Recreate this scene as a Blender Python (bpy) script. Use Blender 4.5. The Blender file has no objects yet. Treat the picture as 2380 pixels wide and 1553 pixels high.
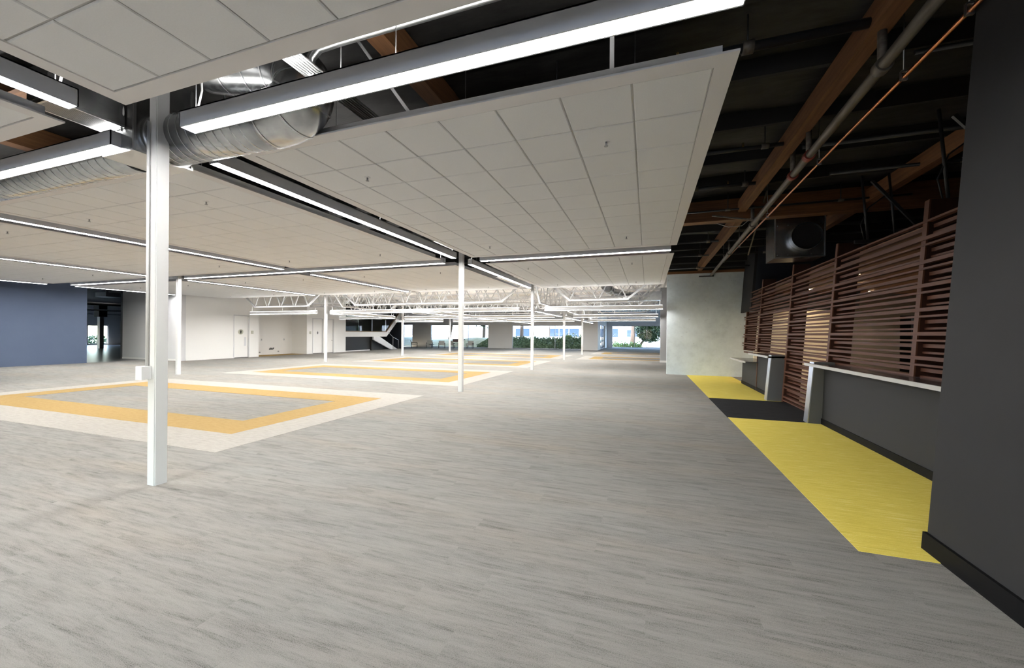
import bpy, math, random
from mathutils import Vector, Matrix
random.seed(7)
S = bpy.context.scene
COL = S.collection

# ---------------------------------------------------------------- camera
cam_d = bpy.data.cameras.new('camera')
cam = bpy.data.objects.new('camera', cam_d); COL.objects.link(cam)
cam_d.sensor_width = 36.0; cam_d.lens = 911.3/2380*36.0
cam_d.clip_start = 0.05; cam_d.clip_end = 500
CH = 1.65
cam.matrix_world = (Matrix.Translation((0, 0, CH)) @ Matrix.Rotation(0.3325, 4, 'Z')
                    @ Matrix.Rotation(math.pi/2, 4, 'X') @ Matrix.Rotation(0.0072, 4, 'Z'))
S.camera = cam
# ---------------------------------------------------------------- sky, sun, exposure
LAMP = 64.0
MID_LAMP = 88.0
FAR_LAMP = 76.0
SKY = 10.0
W = bpy.data.worlds.new('sky'); S.world = W; W.use_nodes = True
wn = W.node_tree.nodes; wn.clear()
sky = wn.new('ShaderNodeTexSky'); sky.sky_type = 'NISHITA'; sky.sun_disc = False
sky.sun_elevation = math.radians(48); sky.sun_rotation = math.radians(200)
bg = wn.new('ShaderNodeBackground'); bg.inputs[1].default_value = 0.35*SKY
wo = wn.new('ShaderNodeOutputWorld')
W.node_tree.links.new(sky.outputs[0], bg.inputs[0]); W.node_tree.links.new(bg.outputs[0], wo.inputs[0])
sun_d = bpy.data.lights.new('sun', 'SUN'); sun_d.energy = 11.0; sun_d.angle = math.radians(0.6); sun_d.color = (1, .95, .87)
sun = bpy.data.objects.new('sun', sun_d); COL.objects.link(sun)
sun.rotation_euler = (math.radians(50), 0, math.radians(-25))
def portal(x, y, z, w, h, rx, rz):
    d = bpy.data.lights.new('window_portal', 'AREA'); d.shape = 'RECTANGLE'; d.size = w; d.size_y = h; d.cycles.is_portal = True
    o = bpy.data.objects.new('window_portal', d); COL.objects.link(o); o.location = (x, y, z); o.rotation_euler = (rx, 0, rz)
portal(-14, -16.35, 1.7, 26, .9, math.pi/2, 0)
portal(5.8, -16.35, 1.85, 13.5, 2.8, math.pi/2, 0)
portal(-15, 42.5, 1.35, 20.5, 2.6, -math.pi/2, 0)
portal(.9, 51.9, 1.4, 10.2, 2.7, -math.pi/2, 0)
S.view_settings.view_transform = 'Standard'
S.view_settings.look = 'None'
S.view_settings.gamma = 1.0
S.view_settings.use_curve_mapping = False
S.view_settings.exposure = 0.22
S.cycles.use_denoising = True
S.cycles.max_bounces = 10
S.cycles.diffuse_bounces = 6
S.cycles.caustics_reflective = False
S.cycles.caustics_refractive = False
S.cycles.sample_clamp_indirect = 8

# ---------------------------------------------------------------- materials
MATS = {}
def mat(name, col=(.8, .8, .8), rough=.6, metal=0.0, emit=None, spec=.5):
    m = bpy.data.materials.new(name); m.use_nodes = True
    b = m.node_tree.nodes['Principled BSDF']
    b.inputs['Base Color'].default_value = (*col, 1); b.inputs['Roughness'].default_value = rough
    b.inputs['Metallic'].default_value = metal
    b.inputs['Specular IOR Level'].default_value = spec
    if emit:
        b.inputs['Emission Color'].default_value = (*emit[0], 1); b.inputs['Emission Strength'].default_value = emit[1]
    MATS[name] = m
    return m
def nodes(m):
    nt = m.node_tree
    return nt, nt.nodes, nt.links, nt.nodes['Principled BSDF']
def N(nt, t, **kw):
    n = nt.nodes.new(t)
    for k, v in kw.items(): setattr(n, k, v)
    return n
def coords(nt, scale=(1, 1, 1), gen='Object', shift=0):
    tc = N(nt, 'ShaderNodeTexCoord'); mp = N(nt, 'ShaderNodeMapping')
    mp.inputs['Scale'].default_value = scale; mp.inputs['Location'].default_value = (shift, shift, 0)
    nt.links.new(tc.outputs[gen], mp.inputs[0])
    return mp
def ramp(nt, stops):
    r = N(nt, 'ShaderNodeValToRGB'); e = r.color_ramp.elements
    while len(e) > 1: e.remove(e[-1])
    e[0].position, e[0].color = stops[0][0], (*stops[0][1], 1)
    for p, c in stops[1:]:
        x = e.new(p); x.color = (*c, 1)
    return r
def noise(nt, mp, scale, detail=4, rough=.6):
    n = N(nt, 'ShaderNodeTexNoise'); n.inputs['Scale'].default_value = scale
    n.inputs['Detail'].default_value = detail; n.inputs['Roughness'].default_value = rough
    if mp is not None: nt.links.new(mp.outputs[0], n.inputs['Vector'])
    return n
def bump(nt, fac, strength, dist=.01):
    b = N(nt, 'ShaderNodeBump'); b.inputs['Strength'].default_value = strength; b.inputs['Distance'].default_value = dist
    nt.links.new(fac, b.inputs['Height']); nt.links.new(b.outputs[0], nt.nodes['Principled BSDF'].inputs['Normal'])
def mottled(name, c1, c2, scale=(1, 1, 1), ns=3, rough=.7, metal=0, detail=5, lo=.35, hi=.65, bmp=0, spec=.4):
    m = mat(name, c1, rough, metal, spec=spec); nt, ns_, L, b = nodes(m)
    mp = coords(nt, scale); n = noise(nt, mp, ns, detail); r = ramp(nt, [(lo, c1), (hi, c2)])
    L.new(n.outputs[0], r.inputs[0]); L.new(r.outputs[0], b.inputs['Base Color'])
    if bmp: bump(nt, n.outputs[0], bmp)
    return m

def carpet_grey():
    m = mat('carpet_grey', rough=.95, spec=.1); nt, ns_, L, b = nodes(m)
    mp = coords(nt, shift=60)
    br = N(nt, 'ShaderNodeTexBrick'); br.offset = .37; br.inputs['Scale'].default_value = 1
    br.inputs['Brick Width'].default_value = 1.0; br.inputs['Row Height'].default_value = .25
    br.inputs['Mortar Size'].default_value = 0; br.inputs['Color1'].default_value = (0, 0, 0, 1); br.inputs['Color2'].default_value = (1, 1, 1, 1)
    L.new(mp.outputs[0], br.inputs['Vector'])
    sc = N(nt, 'ShaderNodeVectorMath', operation='MULTIPLY'); sc.inputs[1].default_value = (.85, 9.0, 1)
    L.new(mp.outputs[0], sc.inputs[0])
    of = N(nt, 'ShaderNodeVectorMath', operation='SCALE'); of.inputs['Scale'].default_value = 6.0
    L.new(br.outputs['Color'], of.inputs[0])
    ad = N(nt, 'ShaderNodeVectorMath', operation='ADD'); L.new(sc.outputs[0], ad.inputs[0]); L.new(of.outputs[0], ad.inputs[1])
    n1 = noise(nt, None, 1.9, 12, .8); L.new(ad.outputs[0], n1.inputs['Vector'])
    mp2 = coords(nt, (1, 1.6, 1)); n2 = noise(nt, mp2, 150, 2, .6)          # loop pile
    mp3 = coords(nt, (.5, 2.2, 1)); n3 = noise(nt, mp3, .55, 3)
    m1 = N(nt, 'ShaderNodeMapRange'); m1.inputs[1].default_value = .33; m1.inputs[2].default_value = .60; L.new(n1.outputs[0], m1.inputs[0])
    m2 = N(nt, 'ShaderNodeMapRange'); m2.inputs[1].default_value = .30; m2.inputs[2].default_value = .70; L.new(n2.outputs[0], m2.inputs[0])
    a0 = N(nt, 'ShaderNodeMath', operation='MULTIPLY'); a0.inputs[1].default_value = .48; L.new(m2.outputs[0], a0.inputs[0])
    a = N(nt, 'ShaderNodeMath', operation='MULTIPLY_ADD'); a.inputs[1].default_value = .52; L.new(m1.outputs[0], a.inputs[0]); L.new(a0.outputs[0], a.inputs[2])
    r = ramp(nt, [(.14, (.09, .084, .076)), (.34, (.172, .163, .15)), (.54, (.235, .223, .206)), (.85, (.27, .257, .238))])
    L.new(a.outputs[0], r.inputs[0])
    r3 = ramp(nt, [(.35, (.96, .99, 1.01)), (.55, (1, 1, 1)), (.7, (1.04, 1.0, .95))]); L.new(n3.outputs[0], r3.inputs[0])
    mx = N(nt, 'ShaderNodeMix', data_type='RGBA', blend_type='MULTIPLY'); mx.inputs[0].default_value = 1
    L.new(r.outputs[0], mx.inputs[6]); L.new(r3.outputs[0], mx.inputs[7]); L.new(mx.outputs[2], b.inputs['Base Color'])
    bump(nt, n2.outputs[0], .5, .006)
    return m
def streaky(name, c1, c2, c3=None, sx=1.2, sy=14, pile=150):
    m = mat(name, rough=.95, spec=.1); nt, ns_, L, b = nodes(m)
    mp = coords(nt, (sx, sy, 1)); n = noise(nt, mp, 3, 7, .7)
    mp2 = coords(nt); n2 = noise(nt, mp2, pile, 2)
    a = N(nt, 'ShaderNodeMath', operation='MULTIPLY_ADD'); a.inputs[1].default_value = .3
    L.new(n2.outputs[0], a.inputs[0]); L.new(n.outputs[0], a.inputs[2])
    st = [(.5, c1), (.72, c2)] + ([(.82, c3)] if c3 else [])
    r = ramp(nt, st); L.new(a.outputs[0], r.inputs[0]); L.new(r.outputs[0], b.inputs['Base Color'])
    bump(nt, n2.outputs[0], .4, .005)
    return m
def woody(name, c1, c2, axis='X', rough=.5, s=1.0, spec=.4):
    m = mat(name, rough=rough, spec=spec); nt, ns_, L, b = nodes(m)
    sc = {'X': (.6, 9, 9), 'Y': (9, .6, 9), 'Z': (9, 9, .6)}[axis]
    mp = coords(nt, tuple(s*q for q in sc)); n = noise(nt, mp, 2.2, 8, .65)
    r = ramp(nt, [(.3, c1), (.7, c2)]); L.new(n.outputs[0], r.inputs[0]); L.new(r.outputs[0], b.inputs['Base Color'])
    bump(nt, n.outputs[0], .15, .004)
    return m
carpet_grey()
streaky('carpet_cream', (.295, .276, .248), (.35, .328, .30), sx=2, sy=8)
streaky('carpet_mustard', (.305, .202, .078), (.35, .238, .10), sx=2, sy=8)
streaky('carpet_yellow', (.66, .52, .085), (.78, .64, .135), (.84, .74, .30), sx=.9, sy=16)
streaky('carpet_black', (.011, .011, .012), (.024, .024, .026))
mat('white_paint', (.80, .79, .77), .6)
mat('white_steel', (.67, .67, .67), .45)
mat('deck_white', (.84, .81, .77), .6)
mat('deck_dark_gap', (.12, .11, .10), .8)
mottled('ceiling_tile', (.85, .85, .84), (.88, .88, .87), ns=90, rough=.9, bmp=.05)
mat('grid_metal', (.50, .49, .48), .6)
mat('trim_metal', (.80, .775, .755), .5)
mat('lamp_aluminium', (.84, .85, .89), .45)
mat('lamp_white', (.78, .78, .79), .45)
mat('lens_bright', (.9, .9, .9), .4, emit=((1.0, .985, .965), LAMP))
mat('lens_mid', (.9, .9, .9), .4, emit=((1.0, .985, .965), MID_LAMP))
mat('lens_far', (.9, .9, .9), .4, emit=((1.0, .985, .965), FAR_LAMP))
mat('lens_up', (.9, .9, .9), .4, emit=((1.0, .985, .965), FAR_LAMP*.27))
mat('lens_up_near', (.9, .9, .9), .4, emit=((1.0, .985, .965), LAMP*.26))
mat('downlight_glow', (.9, .8, .7), .4, emit=((1.0, .66, .36), 55))
mottled('blue_paint', (.072, .098, .16), (.078, .105, .168), ns=.8, rough=.65)
mat('grey_paint', (.36, .365, .37), .6)
mat('kitchen_grey', (.15, .145, .135), .6)
mat('pale_grey_paint', (.62, .62, .63), .6)
mottled('charcoal_paint', (.024, .024, .0255), (.027, .027, .0285), ns=1.5, rough=.7, spec=.2)
mat('navy_paint', (.02, .024, .034), .6)
mat('black_vinyl', (.004, .004, .0045), .6, spec=.12)
mat('black_paint', (.012, .012, .013), .6)
mat('counter_grey', (.09, .093, .10), .5)
mat('counter_panel', (.032, .033, .0355), .65, spec=.2)
mat('counter_top', (.055, .055, .06), .16)
mat('counter_edge', (.50, .50, .49), .4)
mat('aluminium', (.62, .63, .65), .3, .9)
mat('frame_grey', (.30, .32, .36), .4, .5)
mottled('galvanised', (.46, .47, .48), (.62, .63, .63), ns=7, rough=.27, metal=1)
mat('galvanised_edge', (.65, .66, .66), .3, 1)
mat('steel_dull', (.42, .42, .42), .4, 1)
mat('copper', (.72, .32, .17), .3, 1)
mottled('pipe_iron', (.10, .085, .07), (.17, .15, .125), scale=(8, 1, 8), ns=2, rough=.5, metal=.4)
mat('pipe_black', (.016, .016, .018), .45)
mat('pipe_red', (.20, .035, .02), .5)
mat('brass', (.55, .38, .12), .35, 1)
mottled('insulation', (.013, .0125, .012), (.032, .031, .029), scale=(1, 3, 1), ns=2.5, rough=.6, bmp=.6)
mat('joist_dark', (.012, .011, .010), .8)
woody('glulam_x', (.10, .042, .016), (.21, .098, .038), 'X', .65)
woody('glulam_y', (.10, .042, .016), (.21, .098, .038), 'Y', .65)
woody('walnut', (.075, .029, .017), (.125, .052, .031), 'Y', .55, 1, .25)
woody('walnut_shaded', (.03, .012, .009), (.05, .021, .014), 'Z', .55, 1, .2)  # fin sides, with their shade put into the colour
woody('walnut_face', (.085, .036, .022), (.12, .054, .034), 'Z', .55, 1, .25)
woody('ceiling_wood', (.20, .10, .05), (.32, .17, .09), 'Y', .5)
mat('cream_wall', (.80, .76, .64), .7)
mat('chair_frame', (.02, .02, .022), .4)
mat('chair_fabric', (.42, .42, .40), .9)
mat('sign_plate', (.45, .45, .36), .5)
mat('sign_black', (.015, .015, .015), .5)
mat('plastic_white', (.82, .82, .82), .4)
mat('gap_shade', (.02, .02, .02), .9)
mat('grass_green', (.10, .16, .03), .8)
mat('foliage_cover', (.19, .26, .15), .6)
mat('foliage_pale', (.24, .30, .10), .6)
mat('foliage_tree', (.028, .055, .012), .5)
mat('foliage_hedge', (.03, .07, .025), .5)
mat('soil', (.055, .045, .04), .9)
mottled('lawn', (.55, .54, .36), (.72, .68, .54), ns=1.2, rough=.9)
mat('paving', (.55, .53, .50), .9)
mat('asphalt', (.20, .195, .19), .9)
mat('building_white', (.80, .79, .77), .7)
mat('building_blue', (.36, .44, .56), .4)
mat('building_glass', (.03, .045, .07), .1)
woody('bark', (.06, .04, .028), (.14, .10, .075), 'Z', .9)
mat('planter_brown', (.10, .045, .035), .7)
mat('wire_red', (.7, .06, .07), .5)
mat('stair_green', (.075, .11, .02), .8)
mat('stair_wood', (.20, .125, .06), .5)
def concrete():
    m = mat('concrete', rough=.85, spec=.2); nt, ns_, L, b = nodes(m)
    mp = coords(nt); n = noise(nt, mp, 1.1, 8, .7); r = ramp(nt, [(.3, (.49, .55, .575)), (.5, (.63, .695, .72)), (.72, (.73, .80, .83))])
    L.new(n.outputs[0], r.inputs[0])
    n2 = noise(nt, mp, 5.5, 6, .7); r2 = ramp(nt, [(.27, (.62, .60, .57)), (.36, (1, 1, 1))]); L.new(n2.outputs[0], r2.inputs[0])
    mx = N(nt, 'ShaderNodeMix', data_type='RGBA', blend_type='MULTIPLY'); mx.inputs[0].default_value = .8
    L.new(r.outputs[0], mx.inputs[6]); L.new(r2.outputs[0], mx.inputs[7]); L.new(mx.outputs[2], b.inputs['Base Color'])
    bump(nt, n2.outputs[0], .25, .01)
concrete()
def glass(name, tint, gloss):
    m = bpy.data.materials.new(name); m.use_nodes = True; nt = m.node_tree; nt.nodes.clear()
    t = N(nt, 'ShaderNodeBsdfTransparent'); t.inputs[0].default_value = (*tint, 1)
    g = N(nt, 'ShaderNodeBsdfGlossy'); g.inputs['Roughness'].default_value = .03
    fr = N(nt, 'ShaderNodeFresnel'); fr.inputs[0].default_value = 1.45
    mu = N(nt, 'ShaderNodeMath', operation='MULTIPLY'); mu.inputs[1].default_value = gloss
    mx = N(nt, 'ShaderNodeMixShader'); o = N(nt, 'ShaderNodeOutputMaterial')
    nt.links.new(fr.outputs[0], mu.inputs[0]); nt.links.new(mu.outputs[0], mx.inputs[0])
    nt.links.new(t.outputs[0], mx.inputs[1]); nt.links.new(g.outputs[0], mx.inputs[2]); nt.links.new(mx.outputs[0], o.inputs[0])
    MATS[name] = m
glass('window_glass', (.93, .96, .98), .08)
glass('rail_glass', (.72, .82, .80), 1.0)
mottled('polished_concrete', (.10, .10, .10), (.14, .14, .135), ns=2, rough=.3, spec=.3)

# ---------------------------------------------------------------- mesh helpers
class M:
    def __init__(s): s.v = []; s.f = []; s.sm = []
    def hexa(s, p):
        i = len(s.v); s.v += [tuple(q) for q in p]
        for q in ((0, 3, 2, 1), (4, 5, 6, 7), (0, 1, 5, 4), (1, 2, 6, 5), (2, 3, 7, 6), (3, 0, 4, 7)):
            s.f.append(tuple(i+k for k in q)); s.sm.append(False)
        return s
    def box(s, x0, x1, y0, y1, z0, z1):
        return s.hexa([(x0, y0, z0), (x1, y0, z0), (x1, y1, z0), (x0, y1, z0), (x0, y0, z1), (x1, y0, z1), (x1, y1, z1), (x0, y1, z1)])
    def lean(s, x0, x1, y0, y1, z0, z1, k):
        a, b = k*z0, k*z1
        return s.hexa([(x0+a, y0, z0), (x1+a, y0, z0), (x1+a, y1, z0), (x0+a, y1, z0), (x0+b, y0, z1), (x1+b, y0, z1), (x1+b, y1, z1), (x0+b, y1, z1)])
    def quad(s, *p):
        i = len(s.v); s.v += [tuple(q) for q in p]; s.f.append(tuple(range(i, i+len(p)))); s.sm.append(False); return s
    def tube(s, pts, r, n=8, cap=True):
        pts = [Vector(p) for p in pts]; rs = r if isinstance(r, (list, tuple)) else [r]*len(pts)
        base = len(s.v); up = None
        for k, p in enumerate(pts):
            if k == 0: t = pts[1]-p
            elif k == len(pts)-1: t = p-pts[k-1]
            else: t = (pts[k+1]-p).normalized()+(p-pts[k-1]).normalized()
            t.normalize()
            if up is None:
                ref = Vector((0, 0, 1)) if abs(t.z) < .9 else Vector((1, 0, 0))
                up = (ref-t*ref.dot(t)).normalized()
            else: up = (up-t*up.dot(t)).normalized()
            w = t.cross(up)
            for j in range(n):
                a = 2*math.pi*j/n
                s.v.append(tuple(p+(up*math.cos(a)+w*math.sin(a))*rs[k]))
        for k in range(len(pts)-1):
            for j in range(n):
                a = base+k*n+j; b = base+k*n+(j+1) % n
                s.f.append((a, b, b+n, a+n)); s.sm.append(True)
        if cap:
            s.f.append(tuple(base+j for j in reversed(range(n)))); s.sm.append(False)
            e = base+(len(pts)-1)*n
            s.f.append(tuple(e+j for j in range(n))); s.sm.append(False)
        return s
    def bar(s, a, b, w, h=None):
        a, b = Vector(a), Vector(b); h = h or w; t = (b-a).normalized()
        ref = Vector((0, 0, 1)) if abs(t.z) < .95 else Vector((0, 1, 0))
        x = t.cross(ref).normalized()*(w/2); y = x.cross(t).normalized()*(h/2)
        return s.hexa([a-x-y, a+x-y, a+x+y, a-x+y, b-x-y, b+x-y, b+x+y, b-x+y])
    def mesh(s, name, off=(0, 0, 0)):
        me = bpy.data.meshes.new(name)
        me.from_pydata([(x-off[0], y-off[1], z-off[2]) for x, y, z in s.v], [], s.f)
        me.polygons.foreach_set('use_smooth', s.sm); me.update()
        return me
OFF = {}
def link(o, parent=None):
    COL.objects.link(o)
    if parent is not None: o.parent = parent
    return o
def part(name, m, ma, parent, label=None, stuff=False):
    off = OFF.get(parent.name, Vector())
    me = m.mesh(name, off); me.materials.append(MATS[ma])
    o = link(bpy.data.objects.new(name, me), parent); OFF[o.name] = off
    if label: o['label'] = label
    if stuff: o['kind'] = 'stuff'
    return o
def thing(name, label, cat, loc, group=None):
    o = link(bpy.data.objects.new(name, None)); o.location = loc; o.empty_display_size = .1
    OFF[o.name] = Vector(loc); o['label'] = label; o['category'] = cat
    if group: o['group'] = group
    return o
def solo(name, m, ma, label, cat, group=None, kind=None, loc=None):
    c = Vector(loc) if loc else sum((Vector(p) for p in m.v), Vector())/len(m.v)
    me = m.mesh(name, c); me.materials.append(MATS[ma])
    o = link(bpy.data.objects.new(name, me)); o.location = c; OFF[o.name] = c
    o['label'] = label; o['category'] = cat
    if group: o['group'] = group
    if kind: o['kind'] = kind
    return o
def struct(name, m, ma, label=None, parent=None):
    me = m.mesh(name); me.materials.append(MATS[ma]); o = link(bpy.data.objects.new(name, me), parent)
    if parent is None: o['kind'] = 'structure'
    if label: o['label'] = label
    OFF[o.name] = Vector()
    return o
LEAN = .066

# ---------------------------------------------------------------- the shell
struct('floor', M().box(-27.45, 13, -7, 53, -.2, 0).box(-40.6, 13, -16.2, -7, -.2, 0), 'carpet_grey', 'grey streaked plank carpet across the open hall')
struct('floor', M().box(-63, -27.45, 2, 36, -.2, -.004), 'polished_concrete', 'polished concrete floor of the dark room')
def sag_deck():
    m = M(); xs = [-40.6+i*(53.6/58) for i in range(59)]; Y0, Y1, sp = -7-7*1.225, 17.5, 1.225
    n = round((Y1-Y0)/sp); k = 6; rows = []
    for j in range(n*k+1):
        y = Y0+j*sp/k; ph = (j % k)/k
        rows.append([(x, y, 4.9-.13*math.sin(math.pi*ph)**.7*(.75+.25*math.sin(x*3.1+j*1.3))+.02*math.sin(x*9+j*5)) for x in xs])
    for r in rows: m.v += r
    w = len(xs)
    for j in range(len(rows)-1):
        for i in range(w-1):
            a = j*w+i; m.f.append((a, a+w, a+w+1, a+1)); m.sm.append(True)
    return m
struct('ceiling', sag_deck(), 'insulation', 'black insulation blanket sagging between dark joists')
roof = struct('ceiling', M().box(-63, 14, -16.3, 53, 5.05, 5.25), 'joist_dark', 'dark roof deck above the hall')
jm = [M().box(-27.3, 13, y-.03, y+.03, 4.66, 5.04) for y in [-7+1.225*i for i in range(1, 20)]]
for q in jm: struct('joist', q, 'joist_dark', None, roof)
def flutes(x0, x1, ys):
    m = M(); p = .2; z = 4.5; n = int((x1-x0)/p); prof = []
    for i in range(n):
        x = x0+i*p; prof += [(x, z), (x+.07, z), (x+.10, z+.06), (x+.17, z+.06)]
    prof.append((x0+n*p, z))
    for (x, zz) in prof: m.v += [(x, ys, zz), (x, 53, zz)]
    for i in range(len(prof)-1): m.f.append((2*i, 2*i+2, 2*i+3, 2*i+1)); m.sm.append(False)
    return m
struct('ceiling', flutes(-29, .8, 17.5), 'deck_white', 'white fluted metal deck over the far hall')
struct('ceiling', flutes(.8, 13, 18.0), 'deck_white', 'white fluted metal deck right of the hall')
struct('trim_1', M().box(-27.4, .75, 17.4, 17.5, 4.35, 5.05), 'deck_white', 'white bulkhead where the deck steps down')
struct('wall_left', M().box(-27.6, -27.3, -7, 11.95, 0, 5.05), 'blue_paint', 'slate blue wall')
struct('wall_back', M().box(-40.6, -1, -16.2, -16, 2.1, 5.05).box(-40.6, -1, -16.2, -16, 0, 1.3).box(-1, 13, -16.2, -16, 3.2, 5.05).box(-1, 13, -16.2, -16, 0, .5).box(-40.6, -27, -16.2, -16, 0, 5.05).box(12.6, 13, -16.2, -16, 0, 5.05).box(-40.6, -40.4, -16, -7, 0, 5.05).box(-40.4, -27.3, -7, -6.8, 0, 5.05), 'white_paint', 'window wall behind the viewpoint')
struct('wall_right', M().box(13, 13.2, -16, 53, 0, 5.05), 'charcoal_paint')
wb = struct('wall_left', M().box(-29.95, -24.7, 14.7, 14.95, 0, 5.05), 'pale_grey_paint', 'pale grey wall beside the opening, its tone standing for shading')  # the grey paint carries this wall's shading
struct('baseboard_left', M().box(-29.95, -24.66, 14.685, 14.7, 0, .1), 'white_paint')
w = M().box(-24.95, -24.7, 14.95, 17.7, 0, 5.05).box(-24.95, -24.7, 17.7, 18.66, 2.7, 5.05).box(-24.95, -24.7, 18.66, 19.36, 0, 5.05)
w.box(-24.95, -24.7, 23.3, 23.88, 0, 5.05).box(-24.95, -24.7, 23.88, 24.86, 2.74, 5.05).box(-24.95, -24.7, 24.86, 25.02, 0, 5.05)
w.box(-24.95, -24.7, 25.02, 26.0, 2.74, 5.05).box(-24.95, -24.7, 26.0, 27.4, 0, 5.05)
struct('wall_left', w, 'white_paint', 'white wall with three doors')
struct('wall_left', M().box(-26.4, -26.2, 19.16, 23.5, 0, 5.05).box(-26.2, -24.95, 19.16, 19.36, 0, 5.05).box(-26.2, -24.95, 23.3, 23.5, 0, 5.05), 'white_paint', 'white recess wall with capped plumbing')
struct('baseboard_left', M().box(-24.7, -24.685, 14.95, 17.66, 0, .1).box(-24.7, -24.685, 18.7, 19.36, 0, .1).box(-24.7, -24.685, 26.05, 27.4, 0, .1), 'white_paint')
# doors
def door(nm, y0, y1, zt, hy):
    d = struct(nm, M().box(-24.83, -24.78, y0+.012, y1-.012, .025, zt-.012), 'white_paint', 'white flush door')
    struct('door_frame', M().box(-24.85, -24.685, y0-.05, y0+.01, 0, zt+.05).box(-24.85, -24.685, y1-.01, y1+.05, 0, zt+.05).box(-24.85, -24.685, y0, y1, zt-.01, zt+.05), 'pale_grey_paint', None, d)
    struct('door_gap_shade', M().box(-24.86, -24.7, y0, y1, .001, .02), 'gap_shade', None, d)  # dark strip painted in for the shade in the gap under the door
    if hy is not None:
        struct('door_handle', M().tube([(-24.78, hy, 1.02), (-24.71, hy, 1.02), (-24.71, hy-.13, 1.02)], .016, 6), 'steel_dull', 'steel lever handle', d)
    return d
d1 = door('door_1', 17.7, 18.66, 2.7, None)
struct('push_plate', M().box(-24.78, -24.77, 18.42, 18.54, .75, 1.32), 'aluminium', 'bright metal push plate', d1)
d2 = door('door_2', 23.88, 24.86, 2.74, None)
struct('push_plate', M().box(-24.78, -24.77, 23.95, 24.04, .8, 1.3), 'plastic_white', 'white pull plate', d2)
door('door_3', 25.02, 26.0, 2.74, 25.93)
def person_icon(x, y, z, s):
    m = M().box(x, x+.006, y-.028*s, y+.028*s, z-.11*s, z+.06*s).box(x, x+.006, y-.05*s, y+.05*s, z-.04*s, z+.05*s)
    m.tube([(x, y, z+.10*s), (x+.006, y, z+.10*s)], .03*s, 10); return m
t = thing('restroom_sign', 'round olive restroom sign with black figure on the first white door', 'sign', (-24.775, 18.18, 1.66))
part('plate', M().tube([(-24.78, 18.18, 1.66), (-24.768, 18.18, 1.66)], .165, 28), 'sign_plate', t)
part('figure', person_icon(-24.768, 18.18, 1.66, 1.0), 'sign_black', t)
t = thing('restroom_sign', 'triangular restroom sign with black figure on the second white door', 'sign', (-24.775, 24.42, 1.66))
part('plate', M().hexa([(-24.78, 24.24, 1.5), (-24.77, 24.24, 1.5), (-24.77, 24.60, 1.5), (-24.78, 24.60, 1.5), (-24.78, 24.415, 1.84), (-24.77, 24.415, 1.84), (-24.77, 24.425, 1.84), (-24.78, 24.425, 1.84)]), 'plastic_white', t)
part('figure', person_icon(-24.77, 24.42, 1.63, .95), 'sign_black', t)
for yy, lb in ((18.9, 'small square restroom wall plaque right of the round sign door'), (23.62, 'small square restroom wall plaque left of the triangular sign door')):
    t = thing('wall_plaque', lb, 'sign', (-24.7, yy, 1.64))
    part('plate', M().box(-24.70, -24.69, yy-.085, yy+.085, 1.54, 1.74), 'sign_plate', t)
    part('figure', person_icon(-24.69, yy+.03, 1.65, .4), 'pale_grey_paint', t)
# recess details
solo('floor_inlay', M().box(-26.2, -24.72, 19.38, 23.28, 0, .006), 'carpet_mustard', 'mustard floor strip inside the white wall recess', 'carpet')
t = thing('pipe_stub', 'dark capped plumbing stub low on the recess wall', 'pipe', (-26.2, 21.5, .42))
part('flange', M().box(-26.2, -26.18, 21.35, 21.68, .37, .43), 'pipe_black', t)
for yy in (21.38, 21.52, 21.66): part('valve', M().tube([(-26.2, yy, .43), (-26.12, yy, .45), (-26.12, yy, .52)], .025, 6), 'pipe_black', t)
for yy, zz, lb in ((20.6, .2, 'round grey pipe cap nearest the floor in the recess'), (22.1, .22, 'small pale pipe cap right of the dark plumbing stub')):
    solo('capped_pipe', M().tube([(-26.2, yy, zz), (-26.14, yy, zz)], .045, 10), 'steel_dull', lb, 'pipe')
for yy, lb in ((20.0, 'left outlet plate of the three on the recess wall'), (20.75, 'middle outlet plate of the three on the recess wall'), (22.6, 'right outlet plate of the three on the recess wall')):
    t = thing('outlet_plate', lb, 'outlet', (-26.2, yy, 1.1)); part('plate', M().box(-26.2, -26.19, yy-.05, yy+.05, 1.03, 1.19), 'pale_grey_paint', t)
    part('socket', M().box(-26.19, -26.186, yy-.022, yy+.022, 1.07, 1.15), 'grey_paint', t)

# dark room beyond the blue wall
struct('wall_left', M().box(-63, -27.6, 1.8, 2, 0, 5.05).box(-63, -25, 36, 36.2, 0, 5.05).box(-30.15, -29.95, 14.7, 36, 0, 5.05), 'navy_paint', 'dark painted walls of the unfinished room')
struct('wall_left', M().box(-61.3, -61, 2, 6, 0, 5.05).box(-61.3, -61, 28.6, 36, 0, 5.05).box(-61.3, -61, 6, 28.6, 2.4, 5.05), 'white_paint', 'far wall of the dark room')
def window(nm, axis, c, a0, a1, z0, z1, mull, label, fr='frame_grey', wd=.06):
    def bx(u0, u1, q0, q1, d=.05):
        return M().box(u0, u1, c-d, c+d, q0, q1) if axis == 'X' else M().box(c-d, c+d, u0, u1, q0, q1)
    cuts = [a0]+list(mull)+[a1]
    f = bx(a0, a1, z1-wd, z1)
    q = bx(a0, a1, z0, z0+wd); f.v, f.f, f.sm = f.v+q.v, f.f+[tuple(i+len(f.v) for i in k) for k in q.f], f.sm+q.sm
    o = struct(nm, f, fr, label)
    for u in cuts: struct('mullion', bx(u-wd/2, u+wd/2, z0, z1), fr, None, o)
    for u0, u1 in zip(cuts[:-1], cuts[1:]): struct('pane', bx(u0+wd/2, u1-wd/2, z0+wd, z1-wd, .006), 'window_glass', None, o)
    return o
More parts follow.
